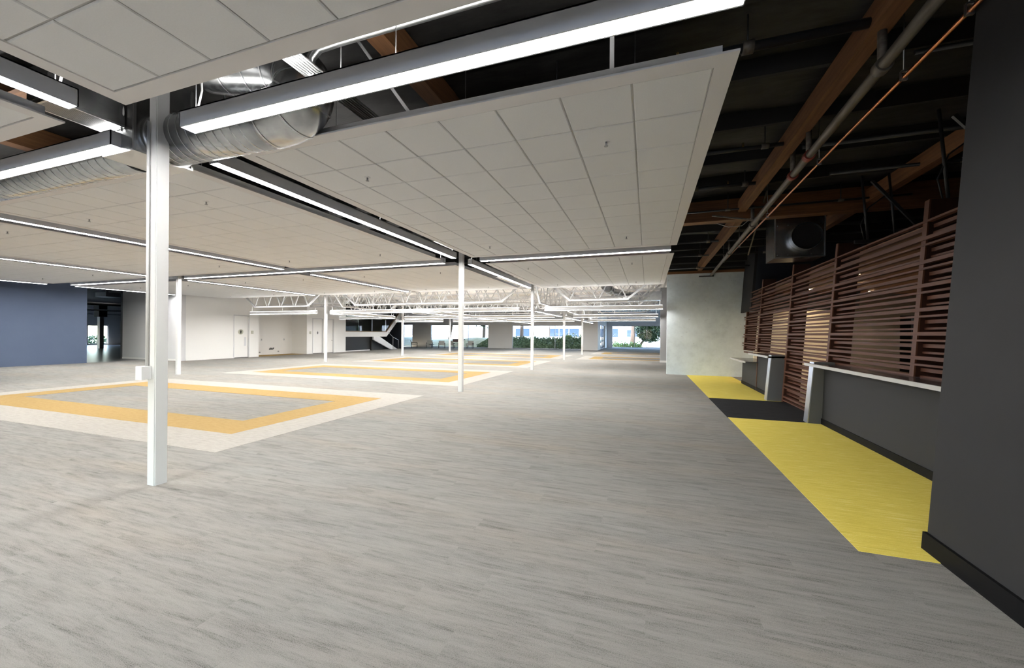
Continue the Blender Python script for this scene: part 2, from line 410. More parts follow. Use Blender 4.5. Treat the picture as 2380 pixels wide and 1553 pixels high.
window('window_1', 'Y', -61.1, 6, 28.6, .02, 2.4, (8.5, 11, 13.3, 15.5, 17.8, 20, 22.2, 24.4, 26.75), 'window of the dark room', 'white_steel', .14)
t = thing('column', 'dark steel column standing in the unlit room beyond the blue wall', 'column', (-49, 22.4, 0))
part('shaft', M().box(-49.2, -48.8, 22.25, 22.55, 0, 3.0), 'pale_grey_paint', t); part('cap', M().box(-49.4, -48.6, 22.1, 22.7, 3.0, 4.2), 'joist_dark', t)
for i in range(9):
    x = -31-3.4*i
    solo('conduit', M().tube([(x, 8, 3.35+.12*(i % 3)), (x-1, 31, 3.35+.12*(i % 3))], .05, 6), 'steel_dull' if i % 3 == 0 else 'pipe_black', '%s pipe under the roof of the unlit room, counted from its doorway' % ['first', 'second', 'third', 'fourth', 'fifth', 'sixth', 'seventh', 'eighth', 'ninth'][i], 'pipe', 'pipes of the unlit room')
t = thing('ceiling_fan_unit', 'pale metal unit hanging in the unlit room above the opening', 'vent', (-34.5, 16.0, 3.8))
part('casing', M().box(-35.2, -34, 15.8, 16.6, 3.95, 4.25), 'steel_dull', t); part('bracket', M().box(-34.7, -34.6, 16.1, 16.2, 4.25, 5.05), 'steel_dull', t)
def leaves(m, fn, n, s0, s1):
    for _ in range(n):
        p = Vector(fn()); s = random.uniform(s0, s1); a = Vector((random.gauss(0, 1), random.gauss(0, 1), random.gauss(0, .7))).normalized()
        b = a.cross(Vector((random.gauss(0, 1), random.gauss(0, 1), random.gauss(0, 1)))).normalized()*s*.45; a *= s
        m.quad(p-a*.5, p+b, p+a*.5, p-b)
    return m
solo('hedge', leaves(M(), lambda: (random.uniform(-65.5, -63.6), random.uniform(18, 36), random.uniform(0, 1.05)), 5200, .14, .28), 'foliage_hedge', 'clipped dark green hedge outside the window of the unlit room', 'hedge', kind='stuff')

# ---------------------------------------------------------------- right side walls
struct('wall_right', M().lean(2.055, 2.33, .6, 3.93, 0, 5.05, LEAN), 'charcoal_paint', 'leaning charcoal wall')
struct('baseboard_right', M().lean(2.03, 2.055, .6, 3.94, 0, .135, LEAN), 'black_vinyl', 'black vinyl base')
struct('wall_far', M().box(.77, 3.95, 17.75, 17.98, 0, 4.2), 'concrete', 'bare patched concrete wall')
struct('wall_far', M().box(.75, 13, 17.4, 17.98, 4.6, 5.05).box(.77, 3.95, 17.70, 17.75, 4.28, 4.7).box(.77, 3.95, 17.76, 17.97, 4.2, 4.6), 'joist_dark', 'dark framing above the concrete wall')
struct('trim_2', M().box(.77, 3.95, 17.68, 17.98, 4.2, 4.3), 'glulam_x', 'timber ledger on the concrete wall')
struct('wall_far', M().box(3.95, 6.7, 17.6, 17.98, 0, 5.05), 'cream_wall', 'cream wall seen through the slats')
struct('wall_far', M().box(6.7, 8.4, 17.5, 17.98, 0, 5.05).box(9.2, 13, 17.5, 17.98, 0, 5.05).box(8.4, 9.2, 17.5, 17.98, 2.4, 5.05), 'kitchen_grey', 'grey kitchen wall')
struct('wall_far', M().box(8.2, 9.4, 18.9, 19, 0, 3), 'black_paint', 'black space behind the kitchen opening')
struct('wall_back', M().box(2.7, 10.4, 3.5, 3.65, 0, 5.05), 'grey_paint', 'kitchen end wall')
struct('wall_right', M().box(10.2, 10.4, 3.65, 17.5, 0, 3.3), 'grey_paint', 'grey kitchen side wall')
solo('bright_window_panel', M().box(10.12, 10.19, 13.2, 16.6, .35, 2.75), 'cream_wall', 'tall cream panel standing for a bright window on the kitchen side wall behind the slats', 'panel')  # pale panel put in place of a bright window
struct('ceiling', M().box(3.75, 10.2, 4.2, 17.4, 3.16, 3.24), 'ceiling_wood', 'wood ceiling behind the slats')
struct('wall_far', M().lean(3.34, 3.42, 16.15, 17.74, 2.55, 5.04, LEAN), 'charcoal_paint', 'grey soffit blade')
struct('wall_far', M().lean(3.42, 6.5, 16.15, 16.25, 2.55, 5.04, LEAN), 'navy_paint', 'navy soffit face')
struct('wall_far', M().box(.73, 1.09, 25.2, 25.5, 0, 4.5).box(1.09, 13, 25.3, 25.5, 0, 4.5), 'grey_paint', 'grey wall end beyond the concrete')
struct('baseboard_far', M().box(.71, 1.11, 25.18, 25.2, 0, .12), 'white_paint')

# ---------------------------------------------------------------- facade
FY = 42.0
fw = M().box(-25.0, -17.4, FY, FY+.25, 2.68, 4.6).box(-17.4, -14.45, FY-.05, FY+.25, 0, 4.6).box(-14.45, -6.5, FY, FY+.25, 2.63, 4.6).box(-6.5, -4.9, FY-.3, FY+.25, 0, 4.6)
fw.box(-27.6, -25.0, FY, FY+.25, 0, 4.6).box(-28.9, -27.6, FY, FY+.25, 2.75, 4.6).box(-32, -28.9, FY, FY+.25, 0, 4.6)
struct('wall_far', fw, 'pale_grey_paint', 'far window wall')
struct('wall_far', M().box(-5.1, -4.9, FY+.25, 44.2, 0, 4.6).box(-5.1, -4.9, 44.2, 49, 2.75, 4.6).box(-5.1, -4.9, 49, 51.5, 0, 4.6), 'pale_grey_paint', 'return wall')
struct('wall_far', M().box(-5.1, -4.25, 51.5, 51.75, 0, 4.6).box(-4.25, 6, 51.5, 51.75, 2.8, 4.6), 'pale_grey_paint', 'recessed far wall')
struct('wall_far', M().box(-32, -24.95, 35.6, 35.8, 3.1, 4.6), 'pale_grey_paint')
window('window_2', 'X', FY+.1, -25.0, -17.4, .03, 2.68, (-20.0,), 'left far window')
window('window_3', 'X', FY+.1, -14.45, -6.5, .03, 2.63, (-9.55,), 'middle far window')
window('window_4', 'X', 51.6, -4.25, 6.0, .03, 2.8, (-2.82, -1.55, -.05, 2.9), 'right far window')
window('window_5', 'Y', -5.0, 44.2, 49.0, .03, 2.75, (45.8, 47.4), 'side glazed door')
window('window_6', 'X', FY+.1, -28.9, -27.6, .03, 2.75, (), 'entrance door glass')
struct('wall_right', M().box(6, 6.2, 25.5, 51.75, 0, 4.6), 'pale_grey_paint')
struct('wall_left', M().box(-32.2, -32, 35.8, FY+.25, 0, 4.6).box(-32, -29.95, 35.6, 35.8, 0, 4.6), 'pale_grey_paint')

window('window_7', 'X', -16.1, -27, -1, 1.3, 2.1, tuple(-27+2.6*k for k in range(1, 10)), 'window band behind the viewpoint')
window('window_8', 'X', -16.1, -1, 12.6, .5, 3.2, tuple(-1+2.72*k for k in range(1, 5)), 'unseen windows behind the viewpoint at right, made tall to brighten that side')  # unseen, enlarged to throw more daylight on the right side
# ---------------------------------------------------------------- stair in the left wall
t = thing('staircase', 'white sided half-turn staircase with glass rail and black underside', 'stairs', (-24.8, 31, 0))
part('back_wall', M().box(-28.2, -28.1, 27.4, 35.6, 0, 4.5).box(-28.1, -24.95, 27.38, 27.42, 0, 4.5), 'black_paint', t)
part('under_panel', M().box(-25.0, -24.95, 27.4, 31.0, .06, 1.3).hexa([(-25, 31, .06), (-24.95, 31, .06), (-24.95, 34.0, .02), (-25, 34.0, .02), (-25, 31, 1.3), (-24.95, 31, 1.3), (-24.95, 34.0, .05), (-25, 34.0, .05)]), 'black_paint', t)
part('base_plinth', M().box(-25.0, -24.93, 27.4, 31.0, 0, .08), 'white_paint', t)
part('landing', M().box(-28.1, -24.95, 27.4, 32.6, 1.6, 1.78), 'stair_green', t)
part('fascia', M().box(-24.95, -24.75, 27.4, 33.1, 1.3, 1.76).hexa([(-24.95, 33.1, 1.3), (-24.75, 33.1, 1.3), (-24.75, 36.2, 4.0), (-24.95, 36.2, 4.0), (-24.95, 33.1, 1.76), (-24.75, 33.1, 1.76), (-24.75, 35.9, 4.3), (-24.95, 35.9, 4.3)]), 'white_paint', t)
part('fascia_cap', M().box(-24.95, -24.74, 27.4, 33.1, 1.76, 1.82).hexa([(-24.95, 33.1, 1.76), (-24.74, 33.1, 1.76), (-24.74, 35.8, 4.3), (-24.95, 35.8, 4.3), (-24.95, 33.1, 1.82), (-24.74, 33.1, 1.82), (-24.74, 35.75, 4.34), (-24.95, 35.75, 4.34)]), 'stair_wood', t)
part('lower_stringer', M().hexa([(-24.7, 30.9, 1.0), (-24.55, 30.9, 1.0), (-24.55, 33.6, 0), (-24.7, 33.6, 0), (-24.7, 30.9, 1.3), (-24.55, 30.9, 1.3), (-24.55, 34.3, 0), (-24.7, 34.3, 0)]).hexa([(-24.7, 30.9, 1.3), (-24.55, 30.9, 1.3), (-24.55, 34.3, .0), (-24.7, 34.3, .0), (-24.7, 31.8, 1.3), (-24.55, 31.8, 1.3), (-24.55, 34.6, .02), (-24.7, 34.6, .02)]), 'pale_grey_paint', t)
part('post', M().box(-24.95, -24.8, 30.85, 31.0, 0, 1.3), 'joist_dark', t)
for i in range(10):
    part('step', M().box(-26.4, -24.97, 32.4+i*.3, 32.75+i*.3, 1.62+i*.17, 1.79+(i+1)*.17), 'stair_green', t)
for y0, y1 in ((27.45, 29.2), (29.23, 31.0), (31.03, 33.05)):
    part('glass_panel', M().box(-24.86, -24.845, y0, y1, 1.82, 2.95), 'rail_glass', t)
part('glass_panel', M().hexa([(-24.86, 33.1, 1.82), (-24.845, 33.1, 1.82), (-24.845, 35.4, 4.0), (-24.86, 35.4, 4.0), (-24.86, 33.1, 2.95), (-24.845, 33.1, 2.95), (-24.845, 34.7, 4.45), (-24.86, 34.7, 4.45)]), 'rail_glass', t)
for y in (33.07, 31.01): part('rail_clip', M().box(-24.87, -24.835, y-.03, y+.03, 1.82, 2.95), 'aluminium', t)
part('handrail', M().tube([(-24.2, 34.3, .95), (-24.2, 33.4, 1.25), (-24.2, 32.6, 1.75)], .025, 6), 'steel_dull', t)
for y in (34.3, 33.4): part('handrail_post', M().tube([(-24.2, y, 0), (-24.2, y, .95 if y > 34 else 1.25)], .02, 6), 'steel_dull', t)

# ---------------------------------------------------------------- carpet inlays
def ring(x0, x1, y0, y1, wd, z0, z1):
    return M().box(x0, x1, y0, y0+wd, z0, z1).box(x0, x1, y1-wd, y1, z0, z1).box(x0, x0+wd, y0+wd, y1-wd, z0, z1).box(x1-wd, x1, y0+wd, y1-wd, z0, z1)
def inlay(x0, x1, y0, y1, label):
    t = thing('carpet_inlay', label, 'carpet', ((x0+x1)/2, (y0+y1)/2, 0))
    part('cream_border', ring(x0, x1, y0, y1, .76, 0, .004), 'carpet_cream', t)
    part('mustard_band', ring(x0+.76, x1-.76, y0+.76, y1-.76, .75, 0, .005), 'carpet_mustard', t)
od = ['nearest', 'second nearest', 'third nearest', 'farthest']
for k in range(4):
    inlay(-16.2, -5.57, 3.74+7.32*k, 9.04+7.32*k, '%s of the four large cream and mustard carpet rectangles' % od[k])
inlay(-4.5, 5.5, 25.8, 30.6, 'nearer right cream and mustard carpet rectangle behind the concrete wall')
inlay(-4.5, 5.5, 33.2, 38.2, 'farther right cream and mustard carpet rectangle behind the concrete wall')
solo('yellow_carpet', M().box(1.545, 3.2, 3.72, 8.88, 0, .004), 'carpet_yellow', 'long bright yellow carpet in front of the near counter', 'carpet')
solo('yellow_carpet', M().box(1.545, 3.2, 11.48, 17.74, 0, .004), 'carpet_yellow', 'yellow carpet in front of the far counter and concrete wall', 'carpet')
solo('entry_mat', M().box(1.535, 4.6, 8.88, 11.48, 0, .004), 'carpet_black', 'black carpet strip between the two yellow carpets', 'carpet')

# ---------------------------------------------------------------- columns
def column(x, y, label, zt, extra=False):
    t = thing('column', label, 'column', (x, y, 0), 'white square steel columns')
    h = .0625; m = M().box(x-h, x+h, y-h+.01, y+h-.01, 0, zt).box(x-h+.01, x+h-.01, y-h, y+h, 0, zt)
    part('shaft', m, 'white_steel', t)
    part('cap_plate', M().box(x-.15, x+.15, y-.15, y+.15, zt-.03, zt), 'white_steel', t)
    if extra:
        part('conduit', M().tube([(x-.035, y-h-.02, 1.28), (x-.035, y-h-.02, 3.9)], .013, 8), 'white_steel', t)
    return t
cl = {(0, 0): 'nearest white square column, with a conduit and switch box', (0, 1): 'second white column of the right row, left of the main ceiling panel corner',
      (0, 2): 'third white column of the right row', (0, 3): 'fourth white column of the right row', (0, 4): 'fifth and farthest white column of the right row',
      (1, 1): 'nearest white column of the left row, in front of the white wall', (1, 2): 'second white column of the left row, beside the doors',
      (1, 3): 'third white column of the left row, beside the staircase', (1, 4): 'farthest white column of the left row, before the lounge chairs'}
for (r, k), lb in cl.items():
    column(-5.02 if r == 0 else -17.08, 2.77+7.315*k, lb, 4.78 if k < 2 else 4.5, (r, k) == (0, 0))
t = thing('switch_box', 'small white switch box mounted on the nearest column', 'switch', (-5.11, 2.66, 1.2))
part('box', M().box(-5.10, -5.01, 2.62, 2.705, 1.14, 1.28), 'plastic_white', t)
part('button', M().box(-5.07, -5.04, 2.615, 2.62, 1.175, 1.195), 'sign_black', t)
part('bracket', M().box(-5.075, -4.975, 2.60, 2.62, 1.14, 1.28), 'plastic_white', t)

# ---------------------------------------------------------------- ceiling clouds
ZC = 3.71
TP = .6096
tm = M().hexa([(-.29, -.29, 0), (.29, -.29, 0), (.29, .29, 0), (-.29, .29, 0), (-.299, -.299, .009), (.299, -.299, .009), (.299, .299, .009), (-.299, .299, .009)]).mesh('tile')
tm.materials.append(MATS['ceiling_tile'])
def cloud(x0, x1, y0, y1, label, single=True, nx=None, vis=None):
    t = thing('ceiling_cloud', label, 'ceiling panel', ((x0+x1)/2, (y0+y1)/2, ZC), 'suspended acoustic ceiling clouds')
    part('edge_trim', ring(x0, x1, y0, y1, .15, ZC-.004, ZC+.012), 'trim_metal', t)
    part('upstand', ring(x0+.1, x1-.1, y0+.1, y1-.1, .03, ZC+.012, ZC+.125), 'lamp_white', t)
    part('grid', M().box(x0+.14, x1-.14, y0+.14, y1-.14, ZC+.012, ZC+.02), 'grid_metal', t)
    ax, ay = x1-.15, y1-.15
    n = int(round((x1-x0-.3)/TP)); q = int(round((y1-y0-.3)/TP))
    px, py = (x1-x0-.3)/n, (y1-y0-.3)/q
    if single:
        for i in range(n):
            for j in range(q):
                o = link(bpy.data.objects.new('tile', tm), t)
                o.location = (x0+.15+px*(i+.5)-t.location[0], y0+.15+py*(j+.5)-t.location[1], 0)
                o.scale = (px/TP, py/TP, 1)
    else:
        m = M()
        for i in range(n):
            for j in range(q):
                cx, cy = x0+.15+px*(i+.5), y0+.15+py*(j+.5); m.box(cx-px/2+.006, cx+px/2-.006, cy-py/2+.006, cy+py/2-.006, ZC, ZC+.009)
        part('tile_field', m, 'ceiling_tile', t, stuff=True)
    for i in range(1, n, 3):
        for j in (1, q//2, q-2):
            wx, wy = x0+.15+px*i, y0+.15+py*j
            part('hanger_wire', M().tube([(wx, wy, ZC+.015), (wx, wy, 4.8)], .003, 4), 'steel_dull', t)
    return t
R0, R1, R2 = (-4.2, 2.22), (3.2, 9.66), (10.62, 16.97)
C0, C1, C2, C3 = (-4.5, .62), (-10.72, -5.46), (-16.9, -11.65), (-24.6, -17.9)
cloud(*C0, *R0, 'nearest ceiling cloud overhead, cropped by the top left of the frame')
cloud(*C1, *R0, 'ceiling cloud at the upper left edge, left of the nearest one')
cloud(*C2, *R0, 'ceiling cloud outside the left edge beyond the upper left one', False)
cloud(*C0, *R1, 'large central ceiling cloud right of the gap with the slanting lamp')
cloud(*C1, *R1, 'large ceiling cloud left of the slanting lamp, above the first carpet rectangle')
cloud(*C2, *R1, 'ceiling cloud at left between the two long slanting lamps')
cloud(*C3, *R1, 'ceiling cloud in front of the blue wall', False)
cloud(*C0, *R2, 'smaller looking ceiling cloud beyond the central one, against the concrete wall')
cloud(*C1, *R2, 'back row ceiling cloud left of the second column', False)
cloud(*C2, *R2, 'back row ceiling cloud between the two left lamps', False)
cloud(*C3, *R2, 'back row ceiling cloud against the white wall corner', False)
# sprinklers
sp_e = M().tube([(0, 0, -.004), (0, 0, 0)], .04, 16).mesh('escutcheon'); sp_e.materials.append(MATS['plastic_white'])
sp_b = M().tube([(0, 0, -.045), (0, 0, -.004)], .011, 8).mesh('nozzle'); sp_b.materials.append(MATS['steel_dull'])
sp_d = M().tube([(0, 0, -.05), (0, 0, -.046)], .022, 10).mesh('deflector'); sp_d.materials.append(MATS['steel_dull'])
names = {0: 'central', 1: 'left', 2: 'farther left', 3: 'leftmost'}
rn = {1: 'front row', 2: 'back row'}
for ci, xs in enumerate(((-3.52, -.43), (-9.73, -6.61), (-15.7, -12.6), (-22.5, -19.2))):
    for ri, ys in ((1, (4.28, 8.55)), (2, (11.7, 15.9))):
        for a, x in enumerate(xs):
            for b, y in enumerate(ys):
                t = thing('sprinkler', '%s %s sprinkler head under the %s %s ceiling cloud' % (('near', 'far')[b], ('left', 'right')[a], names[ci], rn[ri]), 'sprinkler', (x, y, ZC-.0), 'sprinkler heads under the clouds')
                for nm, me in (('escutcheon', sp_e), ('nozzle', sp_b), ('deflector', sp_d)): link(bpy.data.objects.new(nm, me), t)

# ---------------------------------------------------------------- linear lamps
def lamp(axis, c, a0, a1, label, zb=3.69, ztop=4.79, lw=.15, ma='lamp_aluminium', group='slim linear pendant lamps', cord=None):
    h = .16
    loc = ((a0+a1)/2, c, zb) if axis == 'X' else (c, (a0+a1)/2, zb)
    t = thing('linear_lamp', label, 'lamp', loc, group)
    def bx(m, u0, u1, v0, v1, z0, z1):
        return m.box(u0, u1, c+v0, c+v1, z0, z1) if axis == 'X' else m.box(c+v0, c+v1, u0, u1, z0, z1)
    part('housing', bx(bx(bx(M(), a0, a1, -lw/2, -lw/2+.012, zb, zb+h), a0, a1, lw/2-.012, lw/2, zb, zb+h), a0, a1, -lw/2, lw/2, zb+h-.012, zb+h), ma, t)
    part('diffuser', bx(M(), a0+.008, a1-.008, -lw/2+.012, lw/2-.012, zb+.003, zb+.02), ('lens_mid' if loc[1] > 9.9 or loc[0] < -14 else 'lens_bright') if ma == 'lamp_aluminium' else 'lens_far', t)
    if ma == 'lamp_aluminium': part('upper_lens', bx(M(), a0+.02, a1-.02, -.05, .05, zb+h, zb+h+.005), 'lens_up_near', t)
    if ma == 'lamp_white': part('upper_lens', bx(M(), a0+.02, a1-.02, -.045, .045, zb+h, zb+h+.006), 'lens_up', t)
    for u in (a0, a1-.008): part('end_cap', bx(M(), u, u+.008, -lw/2, lw/2, zb, zb+h), ma, t)
    n = max(2, int((a1-a0)/2.4)+1)
    for k in range(n):
        u = a0+.12+(a1-a0-.24)*k/(n-1)
        p = (u, c, 0) if axis == 'X' else (c, u, 0)
        part('suspension_cable', M().tube([(p[0], p[1], zb+h), (p[0], p[1], ztop)], .004, 5), 'steel_dull', t)
    if cord is not None:
        u = a0+.10 if cord == 0 else a1-.10
        p = (u, c+.02) if axis == 'X' else (c+.02, u)
        part('power_cord', M().tube([(p[0], p[1], zb+h), (p[0]+.03, p[1]+.03, zb+h+.25), (p[0]-.01, p[1]+.04, zb+h+.55), (p[0], p[1], ztop)], .009, 6), 'plastic_white', t)
    return t
lamp('X', 2.68, -4.42, .55, 'big linear lamp crossing the top of the frame between two clouds', cord=0)
lamp('X', 2.68, -10.7, -5.55, 'linear lamp at the left edge above the round duct', cord=1)
lamp('X', 2.68, -16.8, -11.6, 'linear lamp beyond the left edge of the frame')
lamp('Y', -4.98, 3.30, 9.56, 'long linear lamp slanting in the gap left of the central cloud', cord=0)
lamp('Y', -4.98, -4.1, 2.08, 'linear lamp at the upper left beside the nearest cloud', cord=1)
lamp('Y', -11.2, 3.3, 9.6, 'upper slanting linear lamp at left passing behind the nearest column')
lamp('Y', -17.42, 3.3, 9.6, 'middle slanting linear lamp at left below the upper one')
lamp('Y', -25.0, 3.3, 9.62, 'short looking linear lamp in front of the blue wall')
lamp('X', 10.14, -4.45, .52, 'linear lamp along the far edge of the central cloud', ztop=4.4)
lamp('X', 10.14, -16.75, -5.6, 'very long linear lamp crossing behind the left clouds', ztop=4.79)
lamp('X', 10.14, -24.3, -18.9, 'linear lamp left of the nearest left row column')
lamp('Y', -4.95, 10.5, 16.7, 'linear lamp running from the second to the third right column')
lamp('Y', -11.2, 10.75, 16.6, 'linear lamp in the back row, right of the long crossing lamp end')
lamp('Y', -17.3, 10.55, 16.8, 'linear lamp in the back row ending above the left trusses')
lamp('Y', -24.9, 10.5, 14.5, 'linear lamp in front of the pale grey wall by the opening')
lamp('X', -4.7, -4.42, .55, 'added linear lamp of the first row behind the viewpoint, at right')  # unseen lamps from here on, added to brighten faces turned toward the viewpoint
lamp('X', -4.7, -10.7, -5.55, 'added linear lamp of the first row behind the viewpoint, at left')
lamp('X', -12.1, -4.42, .55, 'added linear lamp of the second row behind the viewpoint, at right')
lamp('X', -12.1, -10.7, -5.55, 'added linear lamp of the second row behind the viewpoint, at left')
lamp('Y', -4.98, -11.5, -5.3, 'added linear lamp behind the viewpoint running between its two rows')
zb = 2.73; od3 = ['first', 'second', 'third']
for k in range(3):
    y = 17.42+7.3*k
    lamp('X', y, -4.45, .6, '%s low white lamp bay beyond the right clouds, right of the column row' % od3[k], zb, 4.51, .14, 'lamp_white', 'low white lamps of the far hall')
    lamp('X', y, -16.75, -5.65, '%s long low white lamp between the two column rows' % od3[k], zb, 4.51, .14, 'lamp_white', 'low white lamps of the far hall')
    lamp('X', y, -22.9, -17.75, '%s low white lamp near the white door wall' % od3[k], zb, 4.51, .14, 'lamp_white', 'low white lamps of the far hall')
    for x, nm in ((-5.02, 'right column row'), (-11.2, 'middle of the hall'), (-17.3, 'left column row')):
        if k < 3 and not (k == 2 and x == -17.3):
            lamp('Y', x, y+.55, y+6.4, '%s low white lamp running away along the %s' % (od3[k], nm), zb, 4.51, .14, 'lamp_white', 'low white lamps of the far hall')

# ---------------------------------------------------------------- white roof trusses
def joist(x0, x1, y, label, zb=3.18, zt=4.42, axis='X', inset=1.5, group='white open web roof trusses'):
    loc = ((x0+x1)/2, y, zb) if axis == 'X' else (y, (x0+x1)/2, zb)
    t = thing('roof_truss', label, 'truss', loc, group)
    P = (lambda u, z: (u, y, z)) if axis == 'X' else (lambda u, z: (y, u, z))
    part('top_chord', M().bar(P(x0, zt), P(x1, zt), .09, .09), 'white_steel', t)
    part('bottom_chord', M().bar(P(x0+inset, zb), P(x1-inset, zb), .10, .07), 'white_steel', t)
    part('end_diagonal', M().bar(P(x0, zt), P(x0+inset+.05, zb), .08, .08), 'white_steel', t)
    part('end_diagonal', M().bar(P(x1, zt), P(x1-inset-.05, zb), .08, .08), 'white_steel', t)
    n = max(2, int(round((x1-x0-2*inset)/1.15))); st = (x1-x0-2*inset)/n
    for k in range(n):
        a = x0+inset+k*st
        part('web_member', M().bar(P(a+.04, zb), P(a+st/2, zt), .045, .045), 'white_steel', t)
        part('web_member', M().bar(P(a+st/2, zt), P(a+st-.04, zb), .045, .045), 'white_steel', t)
    return t
bays = ((-24.5, -17.2, 'door wall bay'), (-16.9, -5.15, 'middle bay'), (-4.9, .7, 'right bay'))
on = ['first', 'second', 'third', 'fourth', 'fifth', 'sixth', 'seventh', 'eighth']
for i, y in enumerate((17.75, 20.2, 22.6, 25.1, 28.0, 31.0, 34.5, 38.0)):
    for x0, x1, bn in bays:
        deep = i in (0, 3)
        joist(x0, x1, y, '%s white roof truss from the clouds in the %s' % (on[i], bn), 3.2 if deep else 3.55, 4.42, inset=1.5 if deep else .9)
for x, nm in ((-5.02, 'right'), (-17.08, 'left')):
    for i in range(3):
        joist(17.55+7.315*i, 24.6+7.315*i, x, '%s white girder truss along the %s column row' % (od3[i], nm), 3.2, 4.40, 'Y', 1.1)
t = thing('rectangular_duct', 'grey rectangular duct behind the right trusses by the concrete wall', 'duct', (-.3, 23.8, 3.65))
part('body', M().box(-1.1, .75, 23.4, 24.2, 3.62, 4.1), 'galvanised', t)
for x in (-.5, .1): part('flange', M().box(x-.015, x+.015, 23.38, 24.22, 3.6, 4.12), 'galvanised_edge', t)
t = thing('round_duct', 'bright round duct end hanging behind the right trusses', 'duct', (-1.9, 21.5, 3.9))
part('body', M().tube([(-1.9, 19.4, 4.0), (-1.9, 22, 4.0), (-1.5, 22.8, 3.95), (-1.1, 23.4, 3.86)], .24, 18), 'galvanised', t)
for y in (20.2, 21.2): part('seam_band', M().tube([(-1.9, y, 4.0), (-1.9, y+.04, 4.0)], .252, 18), 'galvanised_edge', t)

# ---------------------------------------------------------------- ducts of the near gap
def spiral(pts, r, name, label, pitch=.16):
    t = thing(name, label, 'duct', pts[0])
    part('body', M().tube(pts, r, 28), 'galvanised', t)
    for a, b in zip(pts[:-1], pts[1:]):
        a, b = Vector(a), Vector(b); L = (b-a).length; n = int(L/pitch)
        if L < .5: continue
        tdir = (b-a)/L
        for k in range(1, n):
            c = a+tdir*(k*pitch); part('seam', M().tube([c-tdir*.007, c+tdir*.007], r*1.012, 28, False), 'galvanised_edge', t)
    return t
spiral([(-12.4, 3.03, 3.85), (-5.9, 3.03, 3.85)], .24, 'spiral_duct', 'round spiral duct at left edge above the left cloud')
spiral([(-5.25, 3.03, 3.865), (-3.7, 3.03, 3.85)], .265, 'spiral_duct', 'round spiral duct right of the nearest column', .125)
t = thing('duct_bend', 'segmented round duct bend doubling back above the big lamp', 'duct', (-3.5, 3.03, 3.9))
arc = [(-3.73, 3.03, 3.852), (-3.46, 3.03, 3.875), (-3.31, 3.03, 3.96), (-3.26, 3.03, 4.08), (-3.31, 3.03, 4.20), (-3.48, 3.02, 4.30), (-3.74, 3.0, 4.37), (-4.05, 2.95, 4.43), (-4.4, 2.85, 4.47)]
def smooth(p, k=4):
    p = [Vector(q) for q in p]; out = []
    for i in range(len(p)-1):
        p0, p1, p2, p3 = p[max(0, i-1)], p[i], p[i+1], p[min(len(p)-1, i+2)]
        for j in range(k):
            u = j/k; out.append(.5*((2*p1)+(p2-p0)*u+(2*p0-5*p1+4*p2-p3)*u*u+(3*p1-p0-3*p2+p3)*u**3))
    return out+[p[-1]]
arc = smooth(arc)
part('body', M().tube(arc, .272, 28), 'galvanised', t)
for k in range(1, len(arc)-1, 4):
    d = (arc[k+1]-arc[k-1]).normalized(); part('seam', M().tube([arc[k]-d*.008, arc[k]+d*.008], .279, 28, False), 'galvanised_edge', t)
t = thing('duct_plenum', 'galvanised sheet metal plenum box behind the nearest column', 'duct', (-5.6, 2.97, 3.75))
part('body', M().box(-5.86, -5.32, 2.70, 3.27, 3.64, 4.6), 'galvanised', t)
for x, y in ((-5.86, 2.70), (-5.32, 2.70), (-5.32, 3.27)): part('corner_angle', M().box(x-.012, x+.012, y-.012, y+.012, 3.64, 4.6), 'galvanised_edge', t)
part('lower_flange', M().box(-5.87, -5.31, 2.69, 3.28, 3.63, 3.65), 'galvanised_edge', t)
part('collar', M().tube([(-5.32, 3.03, 3.865), (-5.25, 3.03, 3.865)], .28, 28), 'galvanised_edge', t)
part('power_conduit', M().tube([(-5.5, 2.68, 4.3), (-5.47, 2.68, 4.05), (-5.51, 2.68, 3.92), (-5.5, 2.68, 3.86)], .01, 6), 'plastic_white', t)
t = thing('linear_grille', 'long galvanised duct with a barred grille at the upper left', 'vent', (-5.66, 2.5, 3.9))
part('body', M().box(-5.84, -5.47, 2.1, 2.69, 3.92, 4.25), 'galvanised', t)
part('frame', ring(-5.84, -5.47, 2.12, 2.69, .02, 3.895, 3.92), 'galvanised_edge', t)
part('throat', M().box(-5.82, -5.49, 2.14, 2.67, 3.914, 3.919), 'joist_dark', t)
for i in range(17): part('bar', M().box(-5.82+i*.0197, -5.813+i*.0197, 2.14, 2.67, 3.9, 3.912), 'galvanised_edge', t)
spiral([(-4.98, 8.5, 4.12), (-4.98, 9.55, 4.12)], .2, 'spiral_duct', 'short round duct above the far end of the slanting lamp', .2)
# conduits & cables around the elbow
od6 = ['first', 'second', 'third', 'fourth', 'fifth', 'sixth', 'seventh', 'eighth', 'ninth']
for i in range(7):
    x = -2.97+.031*i
    solo('conduit', M().tube([(x, 1.4, 4.02), (x, 2.5, 4.0), (x, 4.6, 4.0)], .011, 8), 'galvanised_edge', od6[i]+' thin conduit from the left in the bundle beside the duct bend', 'conduit', 'bundle of seven thin conduits')
t = thing('strut_bracket', 'slotted steel channel bracket holding the conduit bundle', 'bracket', (-2.9, 2.86, 3.97))
part('channel', M().box(-3.02, -2.62, 2.84, 2.87, 3.955, 3.985), 'galvanised_edge', t)
part('rod', M().tube([(-2.65, 2.855, 3.97), (-2.65, 2.855, 4.8)], .006, 6), 'steel_dull', t)
solo('fire_pipe', M().tube([(-2.8, 2.79, 3.9), (-2.9, 2.79, 3.98), (-2.95, 2.79, 4.08), (-2.93, 2.79, 4.17), (-2.84, 2.79, 4.235), (-2.6, 2.79, 4.245), (1.5, 2.79, 4.245)], .04, 14), 'galvanised_edge', 'shiny steel pipe with a bent end above the big lamp', 'pipe')
